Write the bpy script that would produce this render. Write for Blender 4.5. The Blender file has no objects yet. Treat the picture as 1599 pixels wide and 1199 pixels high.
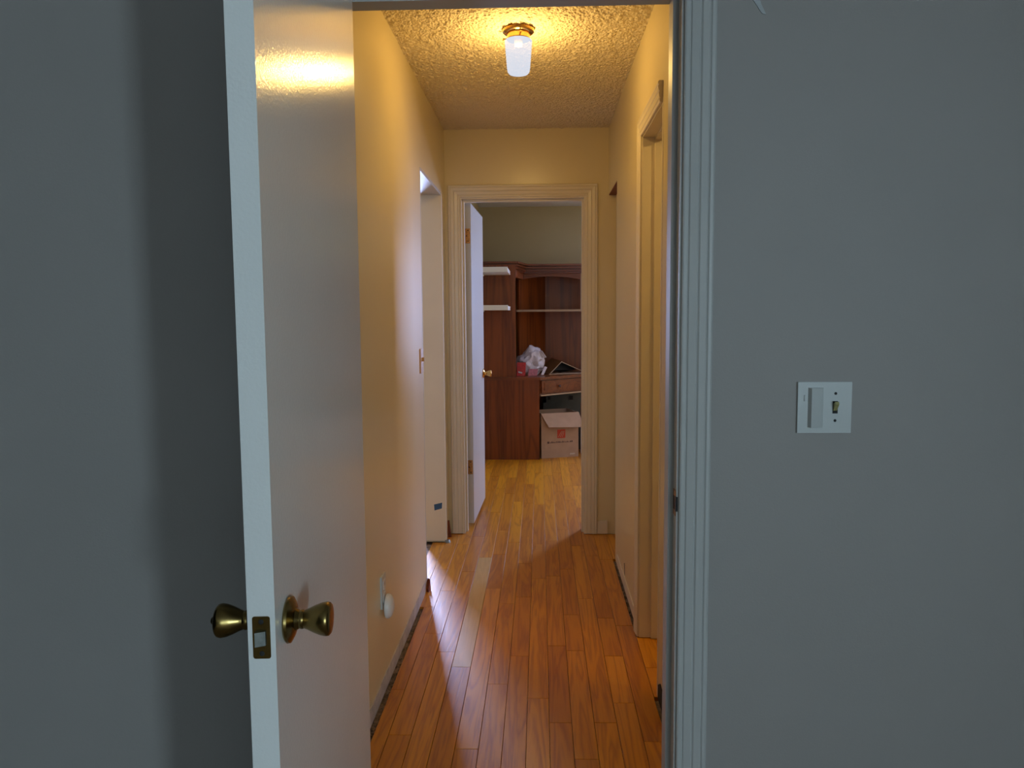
import bpy, bmesh, math, random
from mathutils import Matrix, Vector, noise
random.seed(11)
scene = bpy.context.scene
COL = scene.collection

# ------------------------------------------------------------------ camera
F_PX = 1220.0
def nrm(v): return Vector(v).normalized()
cx, cy = 799.5, 599.5
d_y = nrm(((843.0 - cx) / F_PX, -(490.0 - cy) / F_PX, -1))          # hall axis in camera space
up = -nrm(((901.0 - cx) / F_PX, -14290.0 / F_PX, -1))
up = (up - d_y * up.dot(d_y)).normalized()
d_x = d_y.cross(up)
rot = Matrix((d_x, d_y, up))                                        # camera -> world
cam = bpy.data.cameras.new('camera')
cam.sensor_width = 36.0
cam.lens = F_PX / 1599.0 * 36.0
cam.clip_start = 0.02
camo = bpy.data.objects.new('camera', cam)
COL.objects.link(camo)
camo.matrix_world = Matrix.Translation((0, 0, 1.35)) @ rot.to_4x4()
scene.camera = camo

# ------------------------------------------------------------------ world, daylight, exposure
vs = scene.view_settings
vs.view_transform = 'Standard'
vs.look = 'None'
vs.gamma = 1.0
vs.use_curve_mapping = False
vs.exposure = 0.0
w = bpy.data.worlds.new('sky')
scene.world = w
w.use_nodes = True
w.node_tree.nodes['Background'].inputs[0].default_value = (0.55, 0.75, 1.0, 1)
w.node_tree.nodes['Background'].inputs[1].default_value = 0.6

def daylight(name, loc, direction, sx, sz, power, color):
    l = bpy.data.lights.new(name, 'AREA')
    l.shape = 'RECTANGLE'; l.size = sx; l.size_y = sz
    l.energy = power; l.color = color
    o = bpy.data.objects.new(name, l); COL.objects.link(o)
    o.location = loc
    o.rotation_euler = Vector(direction).to_track_quat('-Z', 'Y').to_euler()
    return o
# sky light entering the four windows of the place (each stands just outside its window opening)
daylight('window_daylight', (3.16, -4.2, 1.5), (-1, 0, 0), 0.75, 1.2, 255, (0.62, 0.85, 1.0))
daylight('window_daylight', (1.5, -5.16, 1.5), (0, 1, 0), 1.5, 1.2, 42, (0.62, 0.85, 1.0))
daylight('window_daylight', (2.1, 8.26, 1.5), (0, -1, 0), 0.65, 1.2, 200, (0.46, 0.58, 1.0))
daylight('window_daylight', (-1.35, 6.76, 1.5), (0, -1, 0), 0.36, 1.2, 200, (0.46, 0.58, 1.0))

# ------------------------------------------------------------------ materials
def lin(c):
    return tuple(((v / 255) / 12.92 if v / 255 <= .04045 else ((v / 255 + .055) / 1.055) ** 2.4) for v in c)
MATS = {}
def base_mat(name):
    m = bpy.data.materials.new(name); m.use_nodes = True
    nt = m.node_tree
    b = nt.nodes['Principled BSDF']
    MATS[name] = m
    return m, nt, b
def N(nt, t, **k):
    n = nt.nodes.new(t)
    for a, v in k.items(): setattr(n, a, v)
    return n
def paint(name, col, rough=.45, var=.06, scale=3.0, bump=.0, bscale=120.0, spec=.5, metal=0.0, coat=0.0, dist=.002):
    """plain paint / metal: a procedural colour wobble and a fine relief"""
    m, nt, b = base_mat(name)
    g = N(nt, 'ShaderNodeNewGeometry')
    n = N(nt, 'ShaderNodeTexNoise'); n.inputs['Scale'].default_value = scale; n.inputs['Detail'].default_value = 4
    nt.links.new(g.outputs['Position'], n.inputs['Vector'])
    r = N(nt, 'ShaderNodeValToRGB')
    r.color_ramp.elements[0].position = .3; r.color_ramp.elements[1].position = .7
    r.color_ramp.elements[0].color = (*[c * (1 - var) for c in col], 1)
    r.color_ramp.elements[1].color = (*[min(1, c * (1 + var)) for c in col], 1)
    nt.links.new(n.outputs[0], r.inputs[0]); nt.links.new(r.outputs[0], b.inputs['Base Color'])
    b.inputs['Roughness'].default_value = rough; b.inputs['Metallic'].default_value = metal
    b.inputs['Specular IOR Level'].default_value = spec
    if coat: b.inputs['Coat Weight'].default_value = coat; b.inputs['Coat Roughness'].default_value = .2
    if bump:
        n2 = N(nt, 'ShaderNodeTexNoise'); n2.inputs['Scale'].default_value = bscale; n2.inputs['Detail'].default_value = 3
        nt.links.new(g.outputs['Position'], n2.inputs['Vector'])
        bp = N(nt, 'ShaderNodeBump'); bp.inputs['Strength'].default_value = bump; bp.inputs['Distance'].default_value = dist
        nt.links.new(n2.outputs[0], bp.inputs['Height']); nt.links.new(bp.outputs[0], b.inputs['Normal'])
    return m
def wood(name, dark, light, rough=.3, axis='Y', gs=1.0, rnd=.35, bump=.15, spec=.5):
    """grain along one axis, each piece with its own shade through Object Info > Random"""
    m, nt, b = base_mat(name)
    g = N(nt, 'ShaderNodeNewGeometry'); oi = N(nt, 'ShaderNodeObjectInfo')
    mul = N(nt, 'ShaderNodeVectorMath', operation='MULTIPLY')
    k = {'X': (1.2, 22, 22), 'Y': (22, 1.2, 22), 'Z': (22, 22, 1.2)}[axis]
    mul.inputs[1].default_value = tuple(v * gs for v in k)
    nt.links.new(g.outputs['Position'], mul.inputs[0])
    add = N(nt, 'ShaderNodeVectorMath', operation='ADD')
    sc = N(nt, 'ShaderNodeMath', operation='MULTIPLY'); sc.inputs[1].default_value = 37.0
    nt.links.new(oi.outputs['Random'], sc.inputs[0])
    nt.links.new(mul.outputs[0], add.inputs[0]); nt.links.new(sc.outputs[0], add.inputs[1])
    n = N(nt, 'ShaderNodeTexNoise'); n.inputs['Scale'].default_value = 1.0; n.inputs['Detail'].default_value = 3; n.inputs['Distortion'].default_value = .8
    nt.links.new(add.outputs[0], n.inputs['Vector'])
    # rings: cathedral grain
    sn = N(nt, 'ShaderNodeMath', operation='MULTIPLY'); sn.inputs[1].default_value = 34.0
    nt.links.new(n.outputs[0], sn.inputs[0])
    si = N(nt, 'ShaderNodeMath', operation='SINE'); nt.links.new(sn.outputs[0], si.inputs[0])
    mr = N(nt, 'ShaderNodeMapRange'); mr.inputs[1].default_value = -1; mr.inputs[2].default_value = 1
    mr.inputs[3].default_value = 0; mr.inputs[4].default_value = 1
    nt.links.new(si.outputs[0], mr.inputs[0])
    pw = N(nt, 'ShaderNodeMath', operation='POWER'); pw.inputs[1].default_value = .55
    nt.links.new(mr.outputs[0], pw.inputs[0])
    # fine pores
    mul2 = N(nt, 'ShaderNodeVectorMath', operation='MULTIPLY'); mul2.inputs[1].default_value = tuple(v * 9 * gs for v in k)
    nt.links.new(g.outputs['Position'], mul2.inputs[0])
    n2 = N(nt, 'ShaderNodeTexNoise'); n2.inputs['Scale'].default_value = 1.0; n2.inputs['Detail'].default_value = 2
    nt.links.new(mul2.outputs[0], n2.inputs['Vector'])
    mx = N(nt, 'ShaderNodeMath', operation='MULTIPLY_ADD'); mx.inputs[1].default_value = .55
    nt.links.new(pw.outputs[0], mx.inputs[0])
    h = N(nt, 'ShaderNodeMath', operation='MULTIPLY'); h.inputs[1].default_value = .55
    nt.links.new(n2.outputs[0], h.inputs[0]); nt.links.new(h.outputs[0], mx.inputs[2])
    r = N(nt, 'ShaderNodeValToRGB')
    r.color_ramp.elements[0].position = .12; r.color_ramp.elements[0].color = (*dark, 1)
    r.color_ramp.elements[1].position = .8; r.color_ramp.elements[1].color = (*light, 1)
    nt.links.new(mx.outputs[0], r.inputs[0])
    hs = N(nt, 'ShaderNodeHueSaturation')
    vr = N(nt, 'ShaderNodeMapRange'); vr.inputs[3].default_value = 1 - rnd; vr.inputs[4].default_value = 1 + rnd
    nt.links.new(oi.outputs['Random'], vr.inputs[0]); nt.links.new(vr.outputs[0], hs.inputs['Value'])
    hr = N(nt, 'ShaderNodeMapRange'); hr.inputs[3].default_value = .5 - .035 * rnd; hr.inputs[4].default_value = .5 + .03 * rnd
    nt.links.new(oi.outputs['Random'], hr.inputs[0]); nt.links.new(hr.outputs[0], hs.inputs['Hue'])
    nt.links.new(r.outputs[0], hs.inputs['Color']); nt.links.new(hs.outputs[0], b.inputs['Base Color'])
    b.inputs['Roughness'].default_value = rough; b.inputs['Specular IOR Level'].default_value = spec
    bp = N(nt, 'ShaderNodeBump'); bp.inputs['Strength'].default_value = bump; bp.inputs['Distance'].default_value = .001
    nt.links.new(mx.outputs[0], bp.inputs['Height']); nt.links.new(bp.outputs[0], b.inputs['Normal'])
    return m
M_GREY = paint('grey_wall_paint', (.35, .325, .305), .55, .03, 2.0, .12, 260)
M_YEL = paint('yellow_wall_paint', (.74, .635, .40), .28, .025, 1.6, .06, 220, spec=.75)
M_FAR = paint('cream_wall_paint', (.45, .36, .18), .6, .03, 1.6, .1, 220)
M_WHITE = paint('white_trim_paint', (.50, .50, .485), .42, .03, 5.0, .08, 150)
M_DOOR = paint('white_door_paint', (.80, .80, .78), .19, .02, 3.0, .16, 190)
M_DOOR2 = paint('dimmed_white_door_paint', (.58, .58, .575), .30, .02, 3.0, .12, 190)  # darker copy of the door white, its colour lowered to dim the far door
M_CREAM = paint('cream_trim_paint', (.76, .68, .54), .32, .03, 5.0, .08, 150)
M_CEILW = paint('white_ceiling_paint', (.70, .70, .70), .8, .03, 3.0, .4, 120)
M_CARPET = paint('brown_carpet', (.27, .19, .12), .95, .15, 60, .8, 300)
M_RAW = paint('bare_plaster', (.50, .45, .44), .8, .18, 22, .5, 90)
M_DUST = paint('dusty_subfloor', (.30, .23, .19), .9, .6, 35, .9, 60, dist=.006)
M_VOID = paint('dark_gap', (.02, .014, .01), .9, .3, 30)
M_BRASS = paint('antique_brass', (.25, .175, .06), .24, .18, 40, .03, 200, metal=1.0)
M_COPPER = paint('polished_brass', (.62, .38, .12), .18, .1, 30, metal=1.0)
M_OLDBR = paint('tarnished_brass', (.42, .20, .06), .38, .35, 120, metal=.8)
M_STEEL = paint('worn_steel', (.25, .27, .26), .35, .2, 90, metal=1.0)
M_DARK = paint('dark_hole', (.012, .011, .010), .7, .1, 20)
M_PLATE = paint('white_plastic', (.53, .55, .54), .35, .02, 10)
M_IVORY = paint('ivory_plastic', (.55, .33, .12), .35, .03, 10)
M_TOGGLE = paint('yellowed_toggle', (.42, .38, .16), .35, .1, 60)
M_LIGHT = paint('clear_white_plastic', (.80, .78, .76), .25, .02, 10)
M_TAPE = paint('blue_masking_tape', (.03, .10, .22), .6, .1, 60)
M_SHELF = paint('white_shelf_laminate', (.78, .78, .76), .4, .02, 8)
M_CARD = paint('cardboard', (.42, .28, .20), .8, .06, 14, .1, 90)
M_CARDI = paint('cardboard_inside', (.45, .30, .21), .85, .06, 14)
M_RED = paint('red_print', (.50, .045, .02), .6, .15, 60)
M_INK = paint('dark_print', (.09, .05, .05), .7, .1, 60)
M_TAG = paint('pale_tape', (.55, .47, .42), .5, .05, 40)
M_BAG = paint('white_plastic_film', (.66, .60, .66), .25, .12, 18, .5, 30, dist=.01)
M_REDP = paint('red_packet', (.55, .02, .03), .3, .25, 70)
M_PINK = paint('pink_packet', (.55, .17, .24), .35, .25, 45)
M_BIND = wood('brown_binder_board', (.10, .045, .012), (.17, .08, .02), .5, 'X', 1.0, .05)
M_BLACK = paint('black_lining', (.008, .008, .010), .5, .1, 20)
M_EDGE = paint('pale_board_edge', (.42, .30, .20), .6, .05, 30)
M_CASE = paint('grey_green_case', (.075, .08, .068), .6, .1, 14)
M_BOARD = paint('white_board', (.72, .74, .78), .5, .03, 10)
M_SPLINT = paint('red_brown_splinter', (.22, .05, .02), .6, .3, 60)
M_FLAKE = paint('peeled_paint', (.42, .44, .45), .5, .05, 50)
M_FLOOR = wood('oak_plank', (.42, .130, .003), (.66, .260, .005), .30, 'Y', .8, .15, .15, .22)
for m_ in (M_FLOOR,):
    p_ = m_.node_tree.nodes['Principled BSDF']
    p_.inputs['Coat Weight'].default_value = .55; p_.inputs['Coat Roughness'].default_value = .50
M_PALE = wood('unstained_oak_plank', (.60, .38, .14), (.68, .44, .17), .45, 'Y', 1.0, .03, .08, .35)
M_DESK = wood('cherry_desk_veneer', (.10, .018, .002), (.21, .050, .006), .35, 'Z', .35, .06, .05)
M_DESKX = wood('cherry_desk_edge', (.10, .022, .005), (.19, .05, .01), .32, 'X', .4, .06, .05)

def ceiling_mat():
    m, nt, b = base_mat('popcorn_ceiling')
    g = N(nt, 'ShaderNodeNewGeometry')
    n = N(nt, 'ShaderNodeTexNoise'); n.inputs['Scale'].default_value = 75; n.inputs['Detail'].default_value = 3; n.inputs['Roughness'].default_value = .6
    v = N(nt, 'ShaderNodeTexVoronoi'); v.inputs['Scale'].default_value = 95
    nt.links.new(g.outputs['Position'], n.inputs['Vector']); nt.links.new(g.outputs['Position'], v.inputs['Vector'])
    a = N(nt, 'ShaderNodeMath', operation='SUBTRACT')
    nt.links.new(n.outputs[0], a.inputs[0]); nt.links.new(v.outputs['Distance'], a.inputs[1])
    bp = N(nt, 'ShaderNodeBump'); bp.inputs['Strength'].default_value = 1.0; bp.inputs['Distance'].default_value = .006
    nt.links.new(a.outputs[0], bp.inputs['Height']); nt.links.new(bp.outputs[0], b.inputs['Normal'])
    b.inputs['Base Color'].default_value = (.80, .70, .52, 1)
    b.inputs['Roughness'].default_value = .85
    return m
M_POP = ceiling_mat()
def pane_mat():
    m, nt, b = base_mat('window_glass')
    out = nt.nodes['Material Output']
    t = N(nt, 'ShaderNodeBsdfTransparent'); gl = N(nt, 'ShaderNodeBsdfGlossy'); gl.inputs['Roughness'].default_value = .03
    mx = N(nt, 'ShaderNodeMixShader'); mx.inputs[0].default_value = .06
    nt.links.new(t.outputs[0], mx.inputs[1]); nt.links.new(gl.outputs[0], mx.inputs[2]); nt.links.new(mx.outputs[0], out.inputs[0])
    return m
M_PANE = pane_mat()
def shade_mat():
    m, nt, b = base_mat('lit_frosted_glass')
    out = nt.nodes['Material Output']
    t = N(nt, 'ShaderNodeBsdfTransparent'); e = N(nt, 'ShaderNodeEmission')
    e.inputs[0].default_value = (.78, .86, 1.0, 1); e.inputs[1].default_value = 1.0
    mx = N(nt, 'ShaderNodeMixShader'); mx.inputs[0].default_value = .55
    nt.links.new(t.outputs[0], mx.inputs[1]); nt.links.new(e.outputs[0], mx.inputs[2]); nt.links.new(mx.outputs[0], out.inputs[0])
    return m
M_SHADE = shade_mat()

# ------------------------------------------------------------------ mesh helpers
def bm_new(): return bmesh.new()
def box(bm, x0, x1, y0, y1, z0, z1):
    v = [bm.verts.new(p) for p in ((x0, y0, z0), (x1, y0, z0), (x1, y1, z0), (x0, y1, z0), (x0, y0, z1), (x1, y0, z1), (x1, y1, z1), (x0, y1, z1))]
    for f in ((3, 2, 1, 0), (4, 5, 6, 7), (0, 1, 5, 4), (1, 2, 6, 5), (2, 3, 7, 6), (3, 0, 4, 7)):
        bm.faces.new([v[i] for i in f])
    return bm
def mkbox(*a): return box(bm_new(), *a)
def prism(bm, poly, z0, z1):
    lo = [bm.verts.new((x, y, z0)) for x, y in poly]; hi = [bm.verts.new((x, y, z1)) for x, y in poly]
    bm.faces.new(hi); bm.faces.new(lo[::-1]); n = len(poly)
    for i in range(n): bm.faces.new((lo[i], lo[(i + 1) % n], hi[(i + 1) % n], hi[i]))
    return bm
def lathe(bm, prof, xf, seg=32):
    """profile (height, radius) turned about local Z, placed with xf"""
    rings = []
    for h, r in prof:
        if r < 1e-6: rings.append([bm.verts.new(xf @ Vector((0, 0, h)))])
        else: rings.append([bm.verts.new(xf @ Vector((r * math.cos(2 * math.pi * i / seg), r * math.sin(2 * math.pi * i / seg), h))) for i in range(seg)])
    for a, b in zip(rings, rings[1:]):
        for i in range(seg):
            j = (i + 1) % seg
            if len(a) == 1 and len(b) == 1: continue
            if len(a) == 1: bm.faces.new((a[0], b[j], b[i]))
            elif len(b) == 1: bm.faces.new((a[i], a[j], b[0]))
            else: bm.faces.new((a[i], a[j], b[j], b[i]))
    for ring in (rings[0], rings[-1]):
        if len(ring) > 1:
            bm.faces.new(ring)
    return bm
def slab(bm, quad, t):
    """a quad given as four points, thickened by t along its normal"""
    q = [Vector(p) for p in quad]
    n = (q[1] - q[0]).cross(q[3] - q[0]).normalized() * t
    a = [bm.verts.new(p) for p in q]; b = [bm.verts.new(p + n) for p in q]
    bm.faces.new(a[::-1]); bm.faces.new(b)
    for i in range(4): bm.faces.new((a[i], a[(i + 1) % 4], b[(i + 1) % 4], b[i]))
    return bm
WM = {}
def tag(o, label=None, cat=None, group=None, kind=None):
    if label: o['label'] = label
    if cat: o['category'] = cat
    if group: o['group'] = group
    if kind: o['kind'] = kind
    return o
def place(o, parent, wm):
    if parent is not None:
        o.parent = parent
        o.matrix_parent_inverse = WM[parent.name].inverted()
    o.matrix_basis = wm
    WM[o.name] = wm
def obj(name, bm, mat, parent=None, bevel=0, seg=2, smooth=False, xf=None):
    if bevel:
        es = [e for e in bm.edges if len(e.link_faces) == 2 and e.calc_face_angle(0) > .5]
        bmesh.ops.bevel(bm, geom=es, offset=bevel, segments=seg, affect='EDGES', profile=.5, clamp_overlap=True)
    if xf is not None: bmesh.ops.transform(bm, matrix=xf, verts=bm.verts)
    bmesh.ops.recalc_face_normals(bm, faces=bm.faces)
    xs = [v.co for v in bm.verts]
    c = Vector(((min(p.x for p in xs) + max(p.x for p in xs)) / 2, (min(p.y for p in xs) + max(p.y for p in xs)) / 2, min(p.z for p in xs)))
    bmesh.ops.translate(bm, verts=bm.verts, vec=-c)
    me = bpy.data.meshes.new(name); bm.to_mesh(me); bm.free()
    me.materials.append(mat)
    if smooth:
        for p in me.polygons: p.use_smooth = True
        me.set_sharp_from_angle(angle=.7)
    o = bpy.data.objects.new(name, me); COL.objects.link(o)
    place(o, parent, Matrix.Translation(c))
    return o
def empty(name, loc, label=None, cat=None, group=None, kind=None):
    o = bpy.data.objects.new(name, None); COL.objects.link(o)
    o.empty_display_size = .05
    place(o, None, Matrix.Translation(loc))
    return tag(o, label, cat, group, kind)
def struct(name, bm, mat, label, cat, **k):
    return tag(obj(name, bm, mat, **k), label, cat, kind='structure')

# ------------------------------------------------------------------ the rooms
HL, HR = -.565, .41            # hall walls
NW0, NW1 = 1.71, 1.83          # near wall
FW0, FW1 = 4.72, 4.84          # far wall
CEIL = 2.44
BX = -.62                      # left wall of the near room and of the far room
# near room
b = mkbox(-2.02, -.455, NW0, NW1, 0, CEIL); box(b, .32, 3.12, NW0, NW1, 0, CEIL); box(b, -.455, .32, NW0, NW1, 2.06, CEIL)
wall_near = struct('wall_near', b, M_GREY, 'blue-grey painted wall around the near doorway, holding the white switch plate', 'wall')
struct('wall_left', mkbox(-2.02, -1.9, -5.12, NW0, 0, CEIL), M_GREY, 'grey side wall of the near room left of the view', 'wall')
b = mkbox(3.0, 3.12, -5.0, -4.63, 0, CEIL); box(b, 3.0, 3.12, -3.77, NW0, 0, CEIL); box(b, 3.0, 3.12, -4.63, -3.77, 0, .85); box(b, 3.0, 3.12, -4.63, -3.77, 2.15, CEIL)
struct('wall_room_right', b, M_GREY, 'grey side wall of the near room right of the view', 'wall')
struct('wall_left', mkbox(-2.02, -1.9, -5.12, NW0, 0, CEIL), M_GREY, 'grey side wall of the near room left of the view', 'wall')
struct('wall_room_right', mkbox(4.5, 4.62, -5.0, NW0, 0, CEIL), M_GREY, 'grey side wall of the near room right of the view', 'wall')
b = mkbox(-1.9, .7, -5.12, -5.0, 0, CEIL); box(b, 2.3, 3.12, -5.12, -5.0, 0, CEIL); box(b, .7, 2.3, -5.12, -5.0, 0, .85); box(b, .7, 2.3, -5.12, -5.0, 2.15, CEIL)
struct('wall_back', b, M_GREY, 'grey wall with a wide window behind the camera', 'wall')
struct('floor_near_room', mkbox(-1.9, 3.0, -5.0, 1.72, -.05, 0), M_CARPET, 'brown carpet floor of the near room out of view', 'floor')
struct('ceiling_near_room', mkbox(-2.02, 3.12, -5.12, NW1, CEIL, CEIL + .06), M_CEILW, 'white ceiling of the near room out of view', 'ceiling')
# hall
b = mkbox(HL - .12, HL, NW1, 3.75, 0, CEIL); box(b, HL - .12, HL, 4.54, FW0, 0, CEIL); box(b, HL - .12, HL, 3.75, 4.54, 2.045, CEIL)
wall_hall_left = struct('wall_hall_left', b, M_YEL, 'yellow hall wall on the left with a plain open doorway', 'wall')
b = mkbox(HR, HR + .12, NW1, 2.66, 0, CEIL); box(b, HR, HR + .12, 3.19, 4.22, 0, CEIL); box(b, HR, HR + .12, 2.66, 3.19, 2.06, CEIL); box(b, HR, HR + .12, 4.22, FW0, 2.05, CEIL)
wall_hall_right = struct('wall_hall_right', b, M_YEL, 'yellow hall wall on the right with a cased doorway', 'wall')
b = mkbox(BX - .12, -.485, FW0, FW1, 0, CEIL); box(b, .285, 2.92, FW0, FW1, 0, CEIL); box(b, -.485, .285, FW0, FW1, 2.055, CEIL)
struct('wall_far', b, M_YEL, 'yellow end wall of the hall around the far doorway', 'wall')
def popcorn(x0, x1, y0, y1, z, step):
    nx, ny = int((x1 - x0) / step), int((y1 - y0) / step)
    verts, faces = [], []
    for j in range(ny + 1):
        for i in range(nx + 1):
            x, y = x0 + (x1 - x0) * i / nx, y0 + (y1 - y0) * j / ny
            h = noise.noise((x * 62, y * 62, .3)) + .6 * noise.noise((x * 130, y * 130, 4.0))
            verts.append((x, y, z - .0065 * max(0.0, h + .15)))
    for j in range(ny):
        for i in range(nx):
            a = j * (nx + 1) + i
            faces.append((a, a + nx + 1, a + nx + 2, a + 1))
    me = bpy.data.meshes.new('tmp'); me.from_pydata(verts, [], faces)
    bm = bm_new(); bm.from_mesh(me); bpy.data.meshes.remove(me)
    for f in bm.faces: f.smooth = True
    return bm
b = popcorn(HL, HR, NW1, FW0, CEIL, .0045)
box(b, HL - .12, HR + .12, NW1, FW0, CEIL + .0005, CEIL + .06)
struct('ceiling', b, M_POP, 'popcorn textured hall ceiling glowing yellow under the lamp', 'ceiling')
# far room
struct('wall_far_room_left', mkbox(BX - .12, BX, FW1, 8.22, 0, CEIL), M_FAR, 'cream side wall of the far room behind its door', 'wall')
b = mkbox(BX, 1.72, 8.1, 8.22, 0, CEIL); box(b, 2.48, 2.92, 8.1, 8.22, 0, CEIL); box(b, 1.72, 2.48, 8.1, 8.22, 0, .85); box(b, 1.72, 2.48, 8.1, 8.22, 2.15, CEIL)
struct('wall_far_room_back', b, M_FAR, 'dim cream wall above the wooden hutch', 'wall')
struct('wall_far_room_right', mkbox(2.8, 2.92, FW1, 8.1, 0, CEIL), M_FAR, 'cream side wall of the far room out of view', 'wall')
struct('ceiling_far_room', mkbox(BX - .12, 2.92, FW1, 8.22, CEIL, CEIL + .06), M_CEILW, 'pale ceiling of the far room above the hutch', 'ceiling')
# left room
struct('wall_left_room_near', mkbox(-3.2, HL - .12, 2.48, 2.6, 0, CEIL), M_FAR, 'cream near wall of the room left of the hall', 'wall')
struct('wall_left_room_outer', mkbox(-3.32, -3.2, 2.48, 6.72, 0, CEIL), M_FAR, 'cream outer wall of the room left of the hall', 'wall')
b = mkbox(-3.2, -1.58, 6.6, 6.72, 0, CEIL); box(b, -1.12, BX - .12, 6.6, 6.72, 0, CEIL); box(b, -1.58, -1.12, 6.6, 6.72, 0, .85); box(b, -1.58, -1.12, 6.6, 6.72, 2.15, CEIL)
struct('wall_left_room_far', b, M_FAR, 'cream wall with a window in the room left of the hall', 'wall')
struct('floor_left_room', mkbox(-3.2, HL - .12, 2.6, 6.6, -.05, 0), M_FLOOR, 'oak floor of the room left of the hall', 'floor')
struct('ceiling_left_room', mkbox(-3.32, HL - .12, 2.48, 6.72, CEIL, CEIL + .06), M_CEILW, 'pale ceiling of the room left of the hall', 'ceiling')
# closets behind the right hall wall
b = mkbox(2.2, 2.25, NW1, FW0, 0, CEIL); box(b, HR + .12, 2.2, 3.6, 3.65, 0, CEIL)
struct('wall_side_room', b, M_YEL, 'yellow walls of the room right of the hall out of view', 'wall')
struct('ceiling_side_room', mkbox(HR + .12, 2.25, NW1, FW0, CEIL, CEIL + .06), M_CEILW, 'pale ceiling of the room right of the hall out of view', 'ceiling')
struct('floor_side_room', mkbox(.6205, 2.2, NW1, FW0, -.05, 0), M_FLOOR, 'oak floor of the room right of the hall', 'floor')
# windows
def window(n, hole, axis, label):
    (a0, a1), (p0, p1), (z0, z1) = hole
    def bx(bm, u0, u1, w0, w1): return box(bm, u0, u1, p0, p1, w0, w1) if axis == 'X' else box(bm, p0, p1, u0, u1, w0, w1)
    e = empty('window_%d' % n, ((a0 + a1) / 2, (p0 + p1) / 2, z0) if axis == 'X' else ((p0 + p1) / 2, (a0 + a1) / 2, z0), label, 'window', kind='structure')
    f = bm_new(); t = .045
    bx(f, a0, a0 + t, z0, z1); bx(f, a1 - t, a1, z0, z1); bx(f, a0 + t, a1 - t, z0, z0 + t); bx(f, a0 + t, a1 - t, z1 - t, z1); bx(f, a0 + t, a1 - t, (z0 + z1) / 2 - .02, (z0 + z1) / 2 + .02)
    obj('window_frame', f, M_WHITE, e)
    pm = (p0 + p1) / 2
    for w0, w1 in ((z0 + t, (z0 + z1) / 2 - .02), ((z0 + z1) / 2 + .02, z1 - t)):
        g = bm_new()
        if axis == 'X': box(g, a0 + t, a1 - t, pm - .003, pm + .003, w0, w1)
        else: box(g, pm - .003, pm + .003, a0 + t, a1 - t, w0, w1)
        obj('pane', g, M_PANE, e)
window(4, ((.7, 2.3), (-5.09, -5.03), (.85, 2.15)), 'X', 'wide white framed window behind the camera')
window(1, ((-4.63, -3.77), (3.03, 3.09), (.85, 2.15)), 'Y', 'narrow white framed window behind the camera on the right')
window(2, ((1.72, 2.48), (8.13, 8.19), (.85, 2.15)), 'X', 'white framed window in the far room out of view')
window(3, ((-1.58, -1.12), (6.63, 6.69), (.85, 2.15)), 'X', 'white framed window in the room left of the hall')

# ------------------------------------------------------------------ plank floor
floor = struct('floor', mkbox(HL - .12, 2.8, 1.72, 8.1, -.06, -.014), M_DUST, 'orange oak strip floor running through the hall into the far room', 'floor')
PITCH, X0 = .0743, .026
JOINTS = {3: [2.62, 2.995, 3.381], 0: [2.484, 3.087], 2: [2.487, 3.62], -1: [2.647, 3.9], -2: [2.988], 1: [2.272, 3.04, 3.416], 4: [2.374, 3.3, 4.215],
          5: [2.896], -7: [2.397, 3.2], -4: [2.32, 3.75], -5: [2.888, 4.246], -3: [2.75, 3.55], -6: [3.02, 4.0], -8: [2.7, 3.5]}
def plank(x0, x1, y0, y1, mat):
    g = .0007
    bm = mkbox(x0 + g, x1 - g, y0 + g, y1 - g, -.014, random.uniform(-.0004, .0003))
    top = [e for e in bm.edges if all(v.co.z > -.01 for v in e.verts)]
    bmesh.ops.bevel(bm, geom=top, offset=.0008, segments=1, affect='EDGES')
    return obj('plank', bm, mat, floor)
for k in range(-9, 38):
    xa, xb = X0 + k * PITCH, X0 + (k + 1) * PITCH
    hall = -8 <= k <= 4
    ys = 1.72 if hall else (2.0 if k < 8 and k > 4 else FW1)
    if k == -9: segs = [(3.76, 4.53), (FW1, 8.1)]
    elif k == 5: segs = [(2.665, 3.185), (4.225, 4.715), (FW1, 8.1)]
    elif k in (6, 7): segs = [(2.665, 3.185), (FW1, 8.1)]
    elif hall: segs = [(1.72, 8.1)]
    else: segs = [(FW1, 8.1)]
    for s0, s1 in segs:
        cuts = [s0] + [j for j in JOINTS.get(k, []) if s0 < j < s1]
        if len(segs) > 1 and s0 < 4.5: cuts = [s0] + [j for j in JOINTS.get(k, []) if s0 < j < s1] + [s1]
        else:
            y = cuts[-1] + random.uniform(.35, .9) if len(cuts) == 1 else cuts[-1] + random.uniform(.5, 1.0)
            if len(cuts) == 1 and s0 > 4: y = s0 + random.uniform(.12, .7)
            while y < s1 - .2:
                cuts.append(y); y += random.uniform(.45, 1.15)
            cuts.append(s1)
        for y0, y1 in zip(cuts, cuts[1:]):
            a, c = xa, xb
            if k == -8 and y1 < 3.9 and y0 < 3.75: a = -.543
            if k == 4 and y0 < 4.2: c = min(c, .397)
            if k == -9 and s0 > 4: a = max(a, BX)
            if c > 2.8: c = 2.8
            if c - a < .012: continue
            plank(a, c, y0, y1, M_PALE if (k == -5 and abs(y0 - 2.888) < .01) else M_FLOOR)

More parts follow.
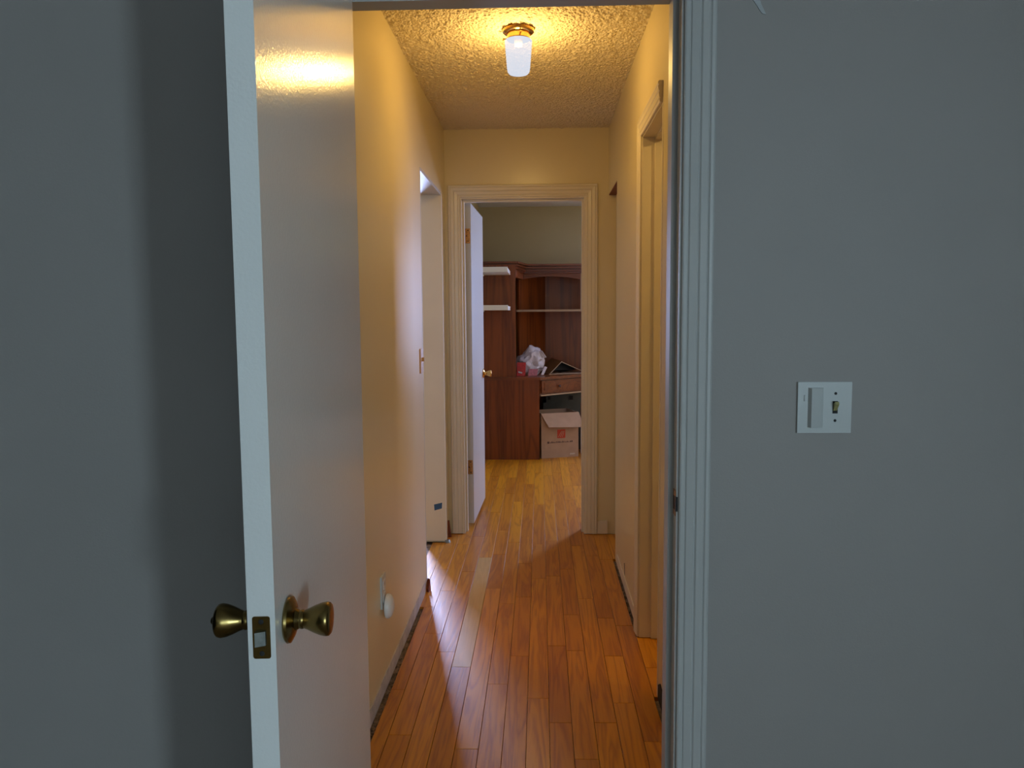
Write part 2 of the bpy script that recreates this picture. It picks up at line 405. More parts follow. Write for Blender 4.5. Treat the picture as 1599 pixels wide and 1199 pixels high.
# ------------------------------------------------------------------ trim: casings, jambs, stops
PROF = [(0, 0), (0, .009), (.003, .011), (.010, .0115), (.0125, .009), (.015, .012), (.030, .0145), (.0335, .0115), (.037, .0150), (.050, .0165), (.053, .0135), (.056, .0165), (.062, .0165), (.0655, .013), (.0655, 0)]
def casing(parent, O, U, Nn, a0, a1, zt, w, mat, legs=(1, 1)):
    """profiled casing on a wall: O origin, U along the wall, Nn out of the wall, inner edges a0..a1, inner top zt"""
    O, U, Nn = Vector(O), Vector(U), Vector(Nn); s = w / .0655
    Z = Vector((0, 0, 1))
    def P(a, z, d): return O + U * a + Z * z + Nn * d
    def strip(name, f0, f1):
        bm = bm_new()
        A = [bm.verts.new(f0(u * s, d)) for u, d in PROF]; B = [bm.verts.new(f1(u * s, d)) for u, d in PROF]
        for i in range(len(PROF) - 1): bm.faces.new((A[i], A[i + 1], B[i + 1], B[i]))
        bm.faces.new((A[-1], A[0], B[0], B[-1])); bm.faces.new(A); bm.faces.new(B[::-1])
        return obj('casing', bm, mat, parent)
    if legs[0]: strip('l', lambda u, d: P(a0 - u, .004, d), lambda u, d: P(a0 - u, zt + u, d))
    if legs[1]: strip('r', lambda u, d: P(a1 + u, .004, d), lambda u, d: P(a1 + u, zt + u, d))
    strip('h', lambda u, d: P(a0 - (u if legs[0] else 0), zt + u, d), lambda u, d: P(a1 + (u if legs[1] else 0), zt + u, d))
# near doorway
t1 = empty('trim_1', (-.06, NW0, 0), 'glossy white door frame of the near doorway with grooved casing', 'door frame', kind='structure')
casing(t1, (0, NW0, 0), (1, 0, 0), (0, -1, 0), -.440, .305, 2.046, .0655, M_WHITE)
for x0, x1 in ((-.455, -.435), (.30, .32)): obj('jamb', mkbox(x0, x1, NW0 - .001, NW1 + .002, 0, 2.06), M_WHITE, t1, .0015)
obj('head_jamb', mkbox(-.435, .30, NW0 - .001, NW1 + .002, 2.04, 2.06), M_WHITE, t1, .0015)
for x0, x1 in ((-.435, -.423), (.288, .30)): obj('door_stop', mkbox(x0, x1, 1.752, 1.803, 0, 2.04), M_WHITE, t1, .002)
obj('door_stop', mkbox(-.423, .288, 1.752, 1.803, 2.028, 2.04), M_WHITE, t1, .002)
sp = obj('strike_plate', mkbox(.2985, .30, 1.716, 1.744, .900, .957), M_OLDBR, t1)
obj('latch_hole', mkbox(.2980, .2986, 1.722, 1.738, .913, .944), M_DARK, sp)
obj('strike_lip', mkbox(.2985, .303, 1.7085, 1.716, .912, .945), M_DARK, sp, .001)
# far doorway
t2 = empty('trim_2', (-.1, FW0, 0), 'cream door frame of the far doorway at the end of the hall', 'door frame', kind='structure')
casing(t2, (0, FW0, 0), (1, 0, 0), (0, -1, 0), -.473, .273, 2.042, .072, M_CREAM)
for x0, x1 in ((-.485, -.465), (.265, .285)): obj('jamb', mkbox(x0, x1, FW0 - .001, FW1 + .002, 0, 2.055), M_CREAM, t2, .0015)
obj('head_jamb', mkbox(-.465, .265, FW0 - .001, FW1 + .002, 2.035, 2.055), M_CREAM, t2, .0015)
for x0, x1 in ((-.465, -.453), (.253, .265)): obj('door_stop', mkbox(x0, x1, 4.762, 4.802, 0, 2.035), M_CREAM, t2, .002)
obj('door_stop', mkbox(-.453, .253, 4.762, 4.802, 2.023, 2.035), M_CREAM, t2, .002)
# right doorway
t3 = empty('trim_3', (HR, 2.93, 0), 'cream cased doorway in the right hall wall with rounded stop', 'door frame', kind='structure')
casing(t3, (HR, 0, 0), (0, 1, 0), (-1, 0, 0), 2.675, 3.176, 2.046, .070, M_CREAM, legs=(0, 1))
obj('jamb', mkbox(HR - .002, HR + .122, 3.170, 3.19, .003, 2.06), M_CREAM, t3, .002)
obj('jamb', mkbox(HR - .001, HR + .122, 2.66, 2.68, .003, 2.06), M_CREAM, t3, .002)
obj('head_jamb', mkbox(HR - .001, HR + .122, 2.68, 3.17, 2.04, 2.06), M_CREAM, t3, .002)
obj('door_stop', mkbox(HR + .046, HR + .086, 3.158, 3.170, .003, 2.04), M_CREAM, t3, .003)
obj('door_stop', mkbox(HR + .046, HR + .086, 2.68, 3.158, 2.028, 2.04), M_CREAM, t3, .003)
# lining of the open doorway in the left hall wall
t4 = empty('trim_4', (HL - .06, 4.15, 0), 'plain cream lining of the open doorway in the left hall wall', 'door frame', kind='structure')
obj('jamb', mkbox(HL - .124, HL + .006, 4.520, 4.541, .012, 2.045), M_CREAM, t4, .003)
obj('jamb', mkbox(HL - .122, HL + .001, 3.749, 3.757, .002, 2.045), M_WHITE, t4, .002)
obj('head_jamb', mkbox(HL - .122, HL + .001, 3.757, 4.520, 2.030, 2.046), M_WHITE, t4, .002)
# bare strips where the baseboards were taken off
bl = bm_new(); box(bl, HL - .001, HL + .004, NW1 + .002, 3.74, .0, .055)
struct('baseboard_left', bl, M_RAW, 'bare scarred plaster strip along the foot of the left hall wall', 'baseboard', bevel=.0015)
bl = bm_new(); box(bl, HR - .004, HR + .001, 3.25, 4.1, .012, .065)
struct('baseboard_right', bl, M_CREAM, 'low cream strip along the foot of the right hall wall', 'baseboard', bevel=.0015)
bl = mkbox(.347, HR - .001, FW0 - .012, FW0, .004, .085)
struct('baseboard_far', bl, M_CREAM, 'short cream baseboard beside the far doorway', 'baseboard', bevel=.002)
def crumbs(name, n, xr, yr, zc, smax, mat, label):
    bm = bm_new()
    for i in range(n):
        x, y = random.uniform(*xr), random.uniform(*yr); s = random.uniform(.002, smax)
        r = bmesh.ops.create_icosphere(bm, subdivisions=1, radius=s)
        for v in r['verts']:
            v.co = Vector((v.co.x * random.uniform(.6, 1.2) + x, v.co.y * random.uniform(.7, 1.8) + y, v.co.z * random.uniform(.4, .9) + zc))
    return tag(obj(name, bm, mat), label, 'debris', kind='stuff')
crumbs('plaster_crumbs', 300, (-.560, -.546), (1.9, 3.7), -.011, .0055, M_DUST, 'grey plaster crumbs in the gap along the left hall wall')
crumbs('dirt_crumbs', 120, (.399, .408), (3.3, 4.2), -.010, .005, M_DUST, 'dark dirt crumbs in the gap along the right hall wall')
# dark break at the foot of the right wall stub, small slit in the right wall
bm = bm_new(); prism(bm, [(2.45, .0), (2.652, .0), (2.652, .050), (2.60, .078), (2.555, .070), (2.50, .045), (2.45, .04)], 0, .004)
obj('broken_plaster', bm, M_VOID, wall_hall_right, xf=Matrix(((0, 0, -1, HR + .002), (1, 0, 0, 0), (0, 1, 0, .002), (0, 0, 0, 1))))
bm = bm_new(); prism(bm, [(3.735, .075), (3.748, .078), (3.765, .127), (3.748, .132)], 0, .003)
obj('wall_slit', bm, M_VOID, wall_hall_right, xf=Matrix(((0, 0, -1, HR + .002), (1, 0, 0, 0), (0, 1, 0, 0), (0, 0, 0, 1))))

# ------------------------------------------------------------------ near door
D1W, D1T = .727, .036
TH1 = math.radians(86.4)
X1 = Matrix.Translation((-.435, 1.705, 0)) @ Matrix.Rotation(-TH1, 4, 'Z')
door_1 = struct('door_1', mkbox(.002, .002 + D1W, .005, .005 + D1T, .012, 2.034), M_DOOR, 'white flush door standing open with antique brass knobs on both faces', 'door', bevel=.0012, xf=X1)
KX, KZ = D1W - .058, .930
KN = [(0, .030), (.0025, .0322), (.006, .0315), (.010, .024), (.0125, .0155), (.017, .0125), (.021, .0135), (.0235, .0125), (.029, .0145), (.038, .0188), (.047, .0222), (.054, .0235), (.058, .0228), (.0605, .0200), (.0612, .012), (.0612, 0)]
def knob(parent, xf, mat, button):
    r = obj('door_knob', lathe(bm_new(), KN[4:], xf, 40), mat, parent, smooth=True)
    obj('rose', lathe(bm_new(), KN[:5], xf, 40), mat, r, smooth=True)
    if button: obj('privacy_button', lathe(bm_new(), [(.0600, .007), (.0655, .0065), (.0685, .004), (.0695, 0)], xf, 16), mat, r, smooth=True)
    return r
knob(door_1, X1 @ Matrix.Translation((KX, .005 + D1T, KZ)) @ Matrix.Rotation(-math.pi / 2, 4, 'X'), M_BRASS, False)
knob(door_1, X1 @ Matrix.Translation((KX, .005, KZ)) @ Matrix.Rotation(math.pi / 2, 4, 'X'), M_BRASS, True)
EX = .002 + D1W
rr = []
for qx, qz, a0 in ((.0315, KZ + .0255, 0), (.0145, KZ + .0255, 90), (.0145, KZ - .0255, 180), (.0315, KZ - .0255, 270)):
    for i in range(4):
        a = math.radians(a0 + 30 * i); rr.append((qx + .003 * math.cos(a), qz + .003 * math.sin(a)))
lp = obj('latch_plate', prism(bm_new(), rr, EX - .001, EX + .0012), M_BRASS, door_1, xf=X1 @ Matrix(((0, 0, 1, 0), (1, 0, 0, 0), (0, 1, 0, 0), (0, 0, 0, 1))))
bm = bm_new()
poly = [(EX, .0155), (EX + .0100, .0165), (EX + .0045, .0290), (EX, .0300)]
prism(bm, poly, KZ - .0095, KZ + .0095)
obj('latch_bolt', bm, M_STEEL, lp, .0012, xf=X1)
for dz in (-.0215, .0215):
    s = obj('screw', lathe(bm_new(), [(0, .0036), (.0010, .0034), (.0014, .0022), (.0014, 0)], X1 @ Matrix.Translation((EX + .0008, .023, KZ + dz)) @ Matrix.Rotation(math.pi / 2, 4, 'Y'), 14), M_DARK, lp, smooth=True)
for hz in (.26, 1.02, 1.80):
    h = obj('hinge', lathe(bm_new(), [(0, .0055), (.089, .0055)], X1 @ Matrix.Translation((.0, .0, hz)), 14), M_OLDBR, door_1, smooth=True)

# ------------------------------------------------------------------ far door
D2W, D2T = .70, .036
X2 = Matrix.Translation((-.463, 4.847, 0)) @ Matrix.Rotation(math.radians(88.2), 4, 'Z')
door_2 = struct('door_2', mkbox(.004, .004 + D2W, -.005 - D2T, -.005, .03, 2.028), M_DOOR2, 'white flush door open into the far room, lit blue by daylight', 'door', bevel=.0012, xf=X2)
def hinge2(z):
    # leaf on the door edge that faces the hall, leaf on the jamb, knuckle
    h = obj('hinge', mkbox(.0022, .0040, -.036, -.006, z, z + .09), M_OLDBR, door_2, .0006, xf=X2)
    obj('knuckle', lathe(bm_new(), [(0, .005), (.09, .005)], X2 @ Matrix.Translation((0, 0, z)), 12), M_OLDBR, h, smooth=True)
    obj('hinge_leaf', mkbox(-.4652, -.4638, 4.806, 4.842, z, z + .09), M_OLDBR, h)
    for a, c in ((-.024, .012), (-.014, .045), (-.024, .078)):
        obj('screw', lathe(bm_new(), [(0, .0042), (.0012, .0036), (.0012, 0)], X2 @ Matrix.Translation((.0024, a, z + c)) @ Matrix.Rotation(-math.pi / 2, 4, 'Y'), 10), M_DARK, h)
hinge2(.345); hinge2(1.785)
knob(door_2, X2 @ Matrix.Translation((D2W - .06, -.005 - D2T, .935)) @ Matrix.Rotation(math.pi / 2, 4, 'X'), M_COPPER, False)
knob(door_2, X2 @ Matrix.Translation((D2W - .06, -.005, .935)) @ Matrix.Rotation(-math.pi / 2, 4, 'X'), M_COPPER, False)
# closet door in the right hall wall
door_3 = struct('door_3', mkbox(HR + .046, HR + .08, 4.225, 4.715, .02, 2.045), M_CREAM, 'cream closet slab set back in its opening beside the far doorway', 'door', bevel=.002)
obj('edge_strip', mkbox(HR + .040, HR + .046, 4.60, 4.66, .02, 2.04), M_CREAM, door_3, .0015)
obj('head_track', mkbox(HR + .002, HR + .118, 4.221, 4.719, 2.046, 2.0505), M_SPLINT, wall_hall_right)

# ------------------------------------------------------------------ ceiling lamp
def ceiling_lamp(LX, LY, power, label):
    lamp = empty('ceiling_light', (LX, LY, CEIL), label, 'ceiling lamp')
    T = Matrix.Translation((LX, LY, CEIL)) @ Matrix.Rotation(math.pi, 4, 'X')
    obj('lamp_base', lathe(bm_new(), [(0, .050), (.002, .058), (.008, .0615), (.016, .060), (.021, .053), (.022, .047), (.0225, 0)], T, 48), M_COPPER, lamp, smooth=True)
    cl = obj('collar', lathe(bm_new(), [(.021, .045), (.040, .0445), (.042, .046), (.044, .044), (.044, 0)], T, 48), M_COPPER, lamp, smooth=True)
    for i in range(3):
        a = math.radians(40 + 120 * i)
        obj('thumb_screw', lathe(bm_new(), [(.044, .003), (.058, .003), (.060, .0045), (.063, .0045), (.064, 0)], Matrix.Translation((LX, LY, CEIL - .033)) @ Matrix.Rotation(a, 4, 'Z') @ Matrix.Rotation(math.pi / 2, 4, 'Y'), 12), M_COPPER, cl, smooth=True)
    obj('glass_shade', lathe(bm_new(), [(.046, .051), (.049, .0525), (.055, .0520), (.100, .0485), (.150, .0445), (.163, .042), (.170, .036), (.173, .022), (.174, 0)], T, 48), M_SHADE, lamp, smooth=True)
    sk = obj('socket', lathe(bm_new(), [(.044, .016), (.062, .016), (.064, .0145), (.066, .0145), (.066, 0)], T, 24), M_LIGHT, lamp, smooth=True)
    pl = bpy.data.lights.new('bulb_light', 'POINT'); pl.energy = power; pl.color = (1.0, .62, .17); pl.shadow_soft_size = .022
    po = bpy.data.objects.new('bulb_light', pl); COL.objects.link(po)
    place(po, lamp, Matrix.Translation((LX, LY, CEIL - .160)))
ceiling_lamp(-.078, 3.10, 15.5, 'lit jelly-jar ceiling lamp with a polished brass base in the hall')
ceiling_lamp(1.25, 2.45, 28.0, 'second lit jar lamp on the ceiling of the room right of the hall')

# ------------------------------------------------------------------ switches, outlet
sw = empty('light_switch', (.615, NW0, 1.088), 'white double switch plate on the grey wall with wide cover and small toggle', 'light switch')
obj('plate', mkbox(.558, .673, NW0 - .006, NW0, 1.088, 1.199), M_PLATE, sw, .0028)
cv = bm_new(); prism(cv, [(.5795, NW0 - .0055), (.584, NW0 - .017), (.6095, NW0 - .013), (.6125, NW0 - .0055)], 1.1005, 1.1865)
obj('switch_cover', cv, M_PLATE, sw, .0022)
obj('tab', mkbox(.5715, .5775, NW0 - .0085, NW0 - .0055, 1.158, 1.171), M_PLATE, sw, .001)
obj('toggle_slot', mkbox(.6325, .6435, NW0 - .0066, NW0 - .0058, 1.1305, 1.1575), M_DARK, sw)
tg = bm_new(); prism(tg, [(NW0 - .006, 1.136), (NW0 - .006, 1.152), (NW0 - .017, 1.157), (NW0 - .019, 1.1515)], .6340, .6420)
obj('toggle', tg, M_TOGGLE, sw, .0008, xf=Matrix(((0, 0, 1, 0), (1, 0, 0, 0), (0, 1, 0, 0), (0, 0, 0, 1))))
for z in (1.115, 1.174):
    obj('screw_hole', lathe(bm_new(), [(0, .0034), (.0009, .0030), (.0009, 0)], Matrix.Translation((.6385, NW0 - .0055, z)) @ Matrix.Rotation(math.pi / 2, 4, 'X'), 16), M_DARK, sw)
sw2 = empty('light_switch', (HL, 3.68, 1.075), 'ivory single switch plate on the hall wall beside the left opening', 'light switch')
obj('plate', mkbox(HL, HL + .006, 3.645, 3.715, 1.075, 1.190), M_IVORY, sw2, .0022)
obj('toggle', mkbox(HL + .005, HL + .018, 3.676, 3.684, 1.130, 1.148), M_IVORY, sw2, .0015)
for z in (1.10, 1.165): obj('screw', lathe(bm_new(), [(0, .003), (.001, .0025), (.001, 0)], Matrix.Translation((HL + .006, 3.68, z)) @ Matrix.Rotation(math.pi / 2, 4, 'Y'), 10), M_IVORY, sw2)
ol = empty('power_outlet', (HL, 2.69, .29), 'white wall outlet low on the left hall wall above the floor gap', 'outlet')
obj('plate', mkbox(HL, HL + .006, 2.655, 2.725, .315, .430), M_PLATE, ol, .0022)
obj('receptacle', mkbox(HL + .005, HL + .008, 2.674, 2.706, .380, .412), M_LIGHT, ol, .003)
for y in (2.683, 2.697): obj('slot', mkbox(HL + .0079, HL + .0083, y - .0012, y + .0012, .391, .402), M_DARK, ol)
obj('receptacle', mkbox(HL + .005, HL + .008, 2.674, 2.706, .333, .365), M_LIGHT, ol, .003)
nl = empty('night_light', (HL + .03, 2.69, .25), 'round domed plug-in night light stuck in the hall outlet', 'night light')
XD = Matrix.Translation((HL + .010, 2.70, .312)) @ Matrix.Rotation(math.pi / 2, 4, 'Y')
obj('housing', lathe(bm_new(), [(0, .040), (.003, .0435), (.012, .0435), (.015, .042)], XD, 36), M_LIGHT, nl, smooth=True)
obj('dome', lathe(bm_new(), [(.0145, .0405), (.019, .038), (.023, .032), (.027, .022), (.029, .011), (.030, 0)], XD, 36), M_LIGHT, nl, smooth=True)

# small marks
tp = slab(bm_new(), [(-.628, 4.5195, .196), (-.584, 4.5195, .208), (-.582, 4.5195, .243), (-.630, 4.5195, .232)], .0008)
tag(obj('painter_tape', tp, M_TAPE), 'small square of blue masking tape on the left doorway lining', 'tape')
bm = bm_new(); prism(bm, [(.440, 2.006), (.458, 2.006), (.463, 1.990), (.474, 1.968), (.466, 1.970), (.461, 1.976), (.452, 1.990)], 0, .0022)
tag(obj('paint_flake', bm, M_FLAKE, xf=Matrix(((1, 0, 0, 0), (0, 0, -1, NW0 + .0004), (0, 1, 0, 0), (0, 0, 0, 1)))), 'loose pale flake of paint high on the grey wall', 'paint flake')
bm = bm_new()
prism(bm, [(-.561, 3.700), (-.548, 3.692), (-.540, 3.722), (-.556, 3.742)], -.012, .016)
for v in bm.verts:
    if v.co.z > 0 and v.co.y > 3.72: v.co.z = .055; v.co.x -= .004
tag(obj('wood_splinter', bm, M_SPLINT), 'red-brown splintered stub of baseboard at the left wall corner', 'wood scrap')
bm = bm_new(); prism(bm, [(HL + .004, 4.515), (HL + .026, 4.517), (HL + .030, 4.535), (HL + .008, 4.535)], 0, .018)
for v in bm.verts:
    if v.co.z > .01: v.co.x -= .008
tag(obj('plaster_lump', bm, M_STEEL), 'grey lump at the foot of the left doorway lining', 'debris')
bm = mkbox(HL + .002, HL + .020, 4.640, 4.66, 0, .10)
for v in bm.verts:
    if v.co.z > .05: v.co.x -= .012
tag(obj('wood_splinter', bm, M_SPLINT), 'thin upright wood stub beside the far door casing', 'wood scrap')

# ------------------------------------------------------------------ far room: desk and hutch
desk = empty('corner_desk', (.1, 7.6, 0), 'cherry wood corner desk with one drawer along the back wall', 'desk')
DT0, DT1 = .742, .768
obj('side_panel', mkbox(BX + .004, -.008, 7.18, 7.205, .0, DT0), M_DESK, desk, .002)
dp = [(BX + .004, 7.168), (.004, 7.168), (.45, 7.575), (1.05, 7.575), (1.05, 8.095), (BX + .004, 8.095)]
obj('desktop', prism(bm_new(), dp, DT0, DT1), M_DESKX, desk, .004)
A, Bp = Vector((.004, 7.20)), Vector((.45, 7.607)); L = (Bp - A).length; ang = math.atan2(Bp.y - A.y, Bp.x - A.x)
XD2 = Matrix.Translation((A.x, A.y, 0)) @ Matrix.Rotation(ang, 4, 'Z')
obj('apron', mkbox(0, L, .012, .03, .600, DT0), M_DESKX, desk, xf=XD2)
dr = obj('drawer', mkbox(.012, L - .012, -.004, .012, .618, .732), M_DESKX, desk, .004, xf=XD2)
obj('drawer_panel', mkbox(.045, L - .045, -.008, -.003, .640, .712), M_DESKX, dr, .003, xf=XD2)
obj('knob', lathe(bm_new(), [(0, .006), (.010, .006), (.014, .012), (.022, .013), (.026, .009), (.027, 0)], XD2 @ Matrix.Translation((.225, -.007, .674)) @ Matrix.Rotation(math.pi / 2, 4, 'X'), 18), M_INK, dr, smooth=True)
obj('rail', mkbox(-.002, L, -.008, .03, .590, .602), M_EDGE, desk, .002, xf=XD2)
obj('inner_panel', mkbox(-.20, -.18, 7.205, 8.09, 0, DT0), M_DESK, desk)
obj('end_panel', mkbox(1.028, 1.05, 7.60, 8.09, 0, DT0), M_DESK, desk, .002)
obj('modesty_panel', mkbox(-.008, 1.028, 8.06, 8.08, .15, DT0), M_DESK, desk)
hu = empty('desk_hutch', (.2, 7.8, DT1), 'tall cherry wood hutch with arched top standing on the corner desk', 'hutch')
HZ = 1.742
obj('side_panel', mkbox(BX + .004, -.222, 7.20, 7.22, DT1, 1.80), M_DESK, hu, .002)
obj('front_post', mkbox(-.236, -.222, 7.2195, 7.26, DT1, HZ), M_DESKX, hu, .002)
obj('corner_panel', prism(bm_new(), [(-.205, 7.70), (.055, 8.045), (.045, 8.06), (-.225, 7.715)], DT1, HZ), M_DESK, hu)
obj('back_panel', mkbox(.05, 1.04, 8.055, 8.07, DT1, HZ), M_DESK, hu)
obj('wing_back', mkbox(BX + .004, BX + .02, 7.22, 8.07, DT1, HZ), M_DESK, hu)
sp_ = [(BX + .02, 7.225), (-.235, 7.225), (-.222, 7.66), (1.04, 7.66), (1.04, 8.055), (BX + .02, 8.055)]
obj('shelf', prism(bm_new(), sp_, 1.372, 1.390), M_DESKX, hu, .002)
obj('shelf_nosing', mkbox(-.222, 1.04, 7.652, 7.662, 1.372, 1.391), M_EDGE, hu, .002)
obj('stile', mkbox(.398, .412, 7.70, 7.72, 1.390, HZ), M_EDGE, hu, .002)
obj('stile', mkbox(.412, .46, 7.695, 7.72, 1.390, HZ), M_DESK, hu, .002)
obj('end_panel', mkbox(1.03, 1.05, 7.66, 8.07, DT1, HZ), M_DESK, hu, .002)
# arched valance
bm = bm_new(); n = 24; pts = []
for i in range(n + 1):
    u = i / n; pts.append((-.19 + .59 * u, 1.680 + .034 * math.sin(math.pi * u) ** .8))
prism(bm, pts + [(.40, 1.742), (-.19, 1.742)], 0, .016)
obj('arched_valance', bm, M_DESKX, hu, xf=Matrix(((1, 0, 0, 0), (0, 0, -1, 7.716), (0, 1, 0, 0), (0, 0, 0, 1))))
bm = bm_new(); prism(bm, [(-.222, 7.20), (-.205, 7.24), (-.160, 7.70), (-.195, 7.715), (-.236, 7.26)], 1.682, 1.742)
obj('corner_block', bm, M_DESK, hu)
for z0, z1, o in ((1.742, 1.760, .004), (1.760, 1.770, .030), (1.770, 1.788, .008), (1.788, 1.800, .040), (1.800, 1.812, .020), (1.812, 1.830, .055)):
    poly = [(BX + .004, 7.2195 - (o * .3 if z0 > 1.8 else -.001)), (-.222 + o * .5, 7.2195 - (o * .3 if z0 > 1.8 else -.001)), (-.150 + o * .6, 7.66 - o), (1.05, 7.70 - o), (1.05, 8.07), (BX + .004, 8.07)]
    obj('crown_moulding', prism(bm_new(), poly, z0, z1), M_DESKX, hu, .002)

# white shelves on the far room's left wall
def shelf(z, label):
    e = empty('wall_shelf', (BX + .17, 6.88, z), label, 'shelf', 'white shelves behind the far door')
    obj('board', mkbox(BX, -.268, 6.60, 7.165, z, z + .018), M_SHELF, e, .002)
    obj('lip', mkbox(BX, -.268, 6.60, 6.612, z + .018, z + .042), M_SHELF, e, .002)
    obj('lip', mkbox(-.280, -.268, 6.612, 7.165, z + .018, z + .034), M_SHELF, e, .002)
    for y in (6.75, 7.05):
        obj('bracket', mkbox(BX, BX + .12, y, y + .012, z - .012, z), M_SHELF, e)
shelf(1.703, 'upper white wall shelf in front of the wooden hutch side')
shelf(1.384, 'lower white wall shelf in front of the wooden hutch side')

# things on the desk
bag = bm_new()
bmesh.ops.create_icosphere(bag, subdivisions=4, radius=1.0)
for v in bag.verts:
    p = v.co.copy()
    q = Vector((p.x * .125, p.y * .09, p.z * .115))
    q += p * .028 * noise.noise(p * 2.2) + p * .016 * (1 - abs(noise.noise(p * 5.0 + Vector((3, 1, 2)))) * 2)
    if p.z > .35 and p.x > -.3: q.z += .035 * (p.z - .35) * 2; q.x += .03 * p.z
    q.z = max(q.z, -.098)
    v.co = q + Vector((-.100, 7.525, DT1 + .099))
bagO = tag(obj('plastic_bag', bag, M_BAG, smooth=True), 'crumpled white plastic bag standing on the desk by the hutch side', 'bag')
bm = slab(bm_new(), [(.005, 7.40, DT1 + .005), (.030, 7.42, DT1 + .005), (.065, 7.45, DT1 + .075), (.040, 7.43, DT1 + .085)], .006)
obj('handle', bm, M_BAG, bagO)
bm = bm_new()
for i in range(5):
    slab(bm, [(-.09 + .022 * i, 7.47, DT1 + .205 + .006 * i), (-.07 + .022 * i, 7.46, DT1 + .205 + .006 * i), (-.02 + .02 * i, 7.49, DT1 + .165), (-.045 + .02 * i, 7.50, DT1 + .160)], .005)
obj('fold', bm, M_BAG, bagO)
rp = bm_new(); box(rp, -.222, -.140, 7.355, 7.39, DT1 + .0005, DT1 + .125)
for v in rp.verts:
    if v.co.z > DT1 + .05: v.co.x += .006; v.co.y += .015
rpo = tag(obj('red_packet', rp, M_REDP, bevel=.006, seg=3), 'small glossy red packet in front of the white bag on the desk', 'packet')
bm = slab(bm_new(), [(-.205, 7.3545, DT1 + .03), (-.170, 7.3545, DT1 + .022), (-.168, 7.3555, DT1 + .034), (-.204, 7.3555, DT1 + .045)], .0015)
obj('stripe', bm, M_BAG, rpo)
pk = bm_new(); box(pk, -.115, -.030, 7.375, 7.40, DT1 + .0005, DT1 + .062)
for v in pk.verts:
    if v.co.z > DT1 + .05: v.co.x += .012; v.co.y += .010
tag(obj('pink_packet', pk, M_PINK, bevel=.006, seg=3), 'pink packet lying under the white bag on the desk', 'packet')
bd = empty('binder', (.2, 7.7, DT1), 'brown board binder standing tented open on the desk with a black inside', 'binder')
z = DT1 + .001
obj('cover', slab(bm_new(), [(.090, 7.50, z + .004), (.212, 7.60, .884), (.118, 7.90, .902), (-.030, 7.80, z + .004)], .004), M_BIND, bd)
obj('cover', slab(bm_new(), [(.212, 7.60, .884), (.405, 7.70, z + .022), (.330, 7.98, z + .03), (.118, 7.90, .902)], .004), M_BIND, bd)
obj('lining', slab(bm_new(), [(.122, 7.64, z + .03), (.214, 7.70, .868), (.36, 7.76, z + .028), (.20, 7.72, z + .006)], .003), M_BLACK, bd)
obj('spine_edge', slab(bm_new(), [(.088, 7.497, z + .002), (.096, 7.497, z + .002), (.216, 7.597, .886), (.208, 7.597, .886)], .003), M_EDGE, bd)
obj('spine_edge', slab(bm_new(), [(.210, 7.598, .880), (.404, 7.698, z + .019), (.404, 7.698, z + .025), (.210, 7.598, .886)], .003), M_EDGE, bd)
obj('base_sheet', prism(bm_new(), [(.085, 7.49), (.44, 7.60), (.44, 7.75), (.085, 7.60)], z - .0005, z + .005), M_EDGE, bd)

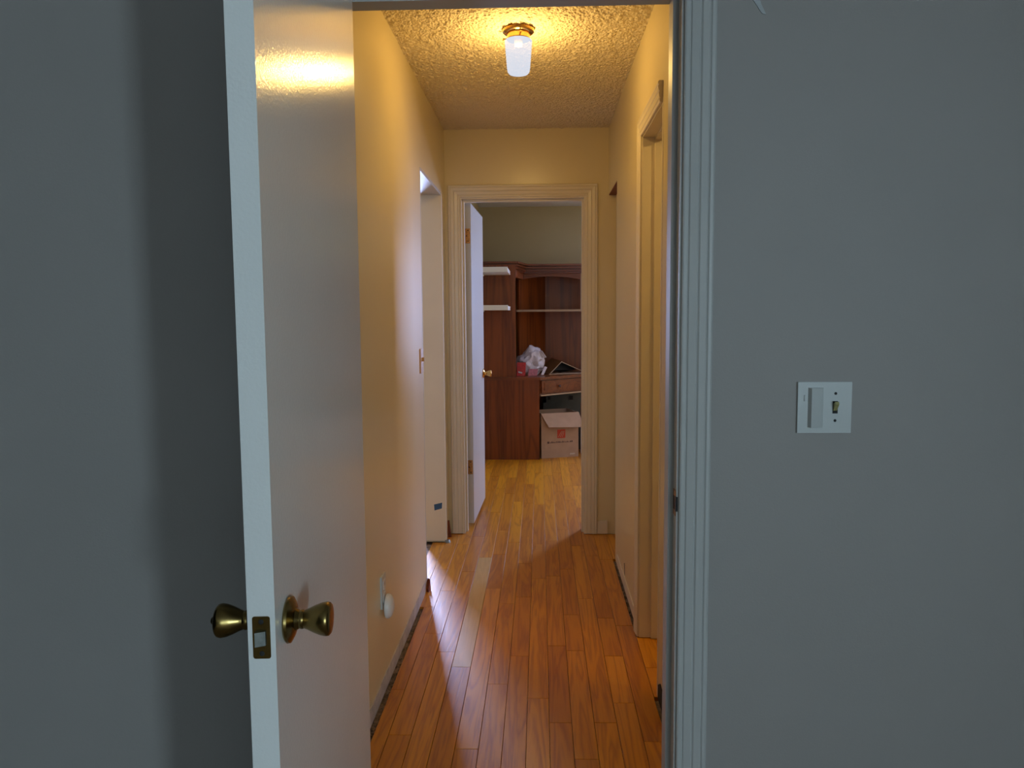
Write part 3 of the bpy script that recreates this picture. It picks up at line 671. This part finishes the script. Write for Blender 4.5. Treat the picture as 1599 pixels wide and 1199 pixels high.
# things under the desk
XC = Matrix.Translation((.010, 7.225, 0)) @ Matrix.Rotation(math.radians(19.5), 4, 'Z')
CW, CD, CH = .372, .30, .425
box_e = empty('cardboard_box', (.15, 7.4, 0), 'open brown carton with a red square print standing under the desk', 'box')
t = .005
obj('front_panel', mkbox(0, CW, 0, t, 0, CH), M_CARD, box_e, xf=XC)
obj('back_panel', mkbox(0, CW, CD - t, CD, 0, CH), M_CARD, box_e, xf=XC)
for x in (0, CW - t): obj('side_panel', mkbox(x, x + t, t, CD - t, 0, CH), M_CARD, box_e, xf=XC)
obj('bottom', mkbox(t, CW - t, t, CD - t, 0, t), M_CARDI, box_e, xf=XC)
obj('front_flap', slab(bm_new(), [(-.004, .001, CH), (CW + .004, .001, CH), (CW + .022, -.075, CH - .135), (.048, -.075, CH - .122)], .004), M_CARDI, box_e, xf=XC)
obj('side_flap', slab(bm_new(), [(CW, t, CH), (CW, CD - t, CH), (CW + .06, CD - .03, CH - .10), (CW + .06, .03, CH - .10)], .004), M_CARDI, box_e, xf=XC)
obj('side_flap', slab(bm_new(), [(0, CD - t, CH), (0, t, CH), (-.012, .03, CH - .13), (-.012, CD - .03, CH - .13)], .004), M_CARDI, box_e, xf=XC)
lg = obj('printed_square', mkbox(.158, .238, -.0012, 0, .185, .265), M_RED, box_e, xf=XC)
for a in (.0, .02, .04):
    obj('print_stroke', slab(bm_new(), [(.166 + a, -.0016, .195), (.172 + a, -.0016, .195), (.206 + a * .6, -.0016, .252), (.200 + a * .6, -.0016, .252)], -.0003), M_CARD, lg, xf=XC)
bm = bm_new(); x = .058
obj('print_mark', mkbox(.058, .078, -.0010, 0, .138, .158), M_INK, box_e, xf=XC)
for i in range(15):
    wdt = random.uniform(.006, .011)
    box(bm, .084 + i * .0155, .084 + i * .0155 + wdt, -.0010, 0, .141, random.uniform(.150, .158))
obj('print_line', bm, M_INK, box_e, xf=XC)
obj('sticker', mkbox(.285, .335, -.0012, 0, .022, .036), M_TAG, box_e, xf=XC)
case = empty('equipment_case', (.22, 7.85, 0), 'dull grey-green case in the dark behind the open carton', 'case')
obj('body', mkbox(.03, .40, 7.74, 8.04, 0, .47), M_CASE, case, .006)
obj('lid', mkbox(.06, .405, 7.73, 8.045, .47, .565), M_CASE, case, .008)
obj('latch', mkbox(.075, .10, 7.722, 7.732, .50, .53), M_DARK, case, .002)
obj('latch', mkbox(.29, .325, 7.722, 7.732, .50, .54), M_DARK, case, .002)
wp = empty('white_panel', (.56, 7.56, 0), 'white panel standing on the floor right of the carton', 'panel')
obj('board', mkbox(.393, .74, 7.52, 7.535, .0, .34), M_BOARD, wp, .002)
obj('backing', mkbox(.42, .73, 7.535, 7.55, .01, .33), M_CASE, wp, .002)
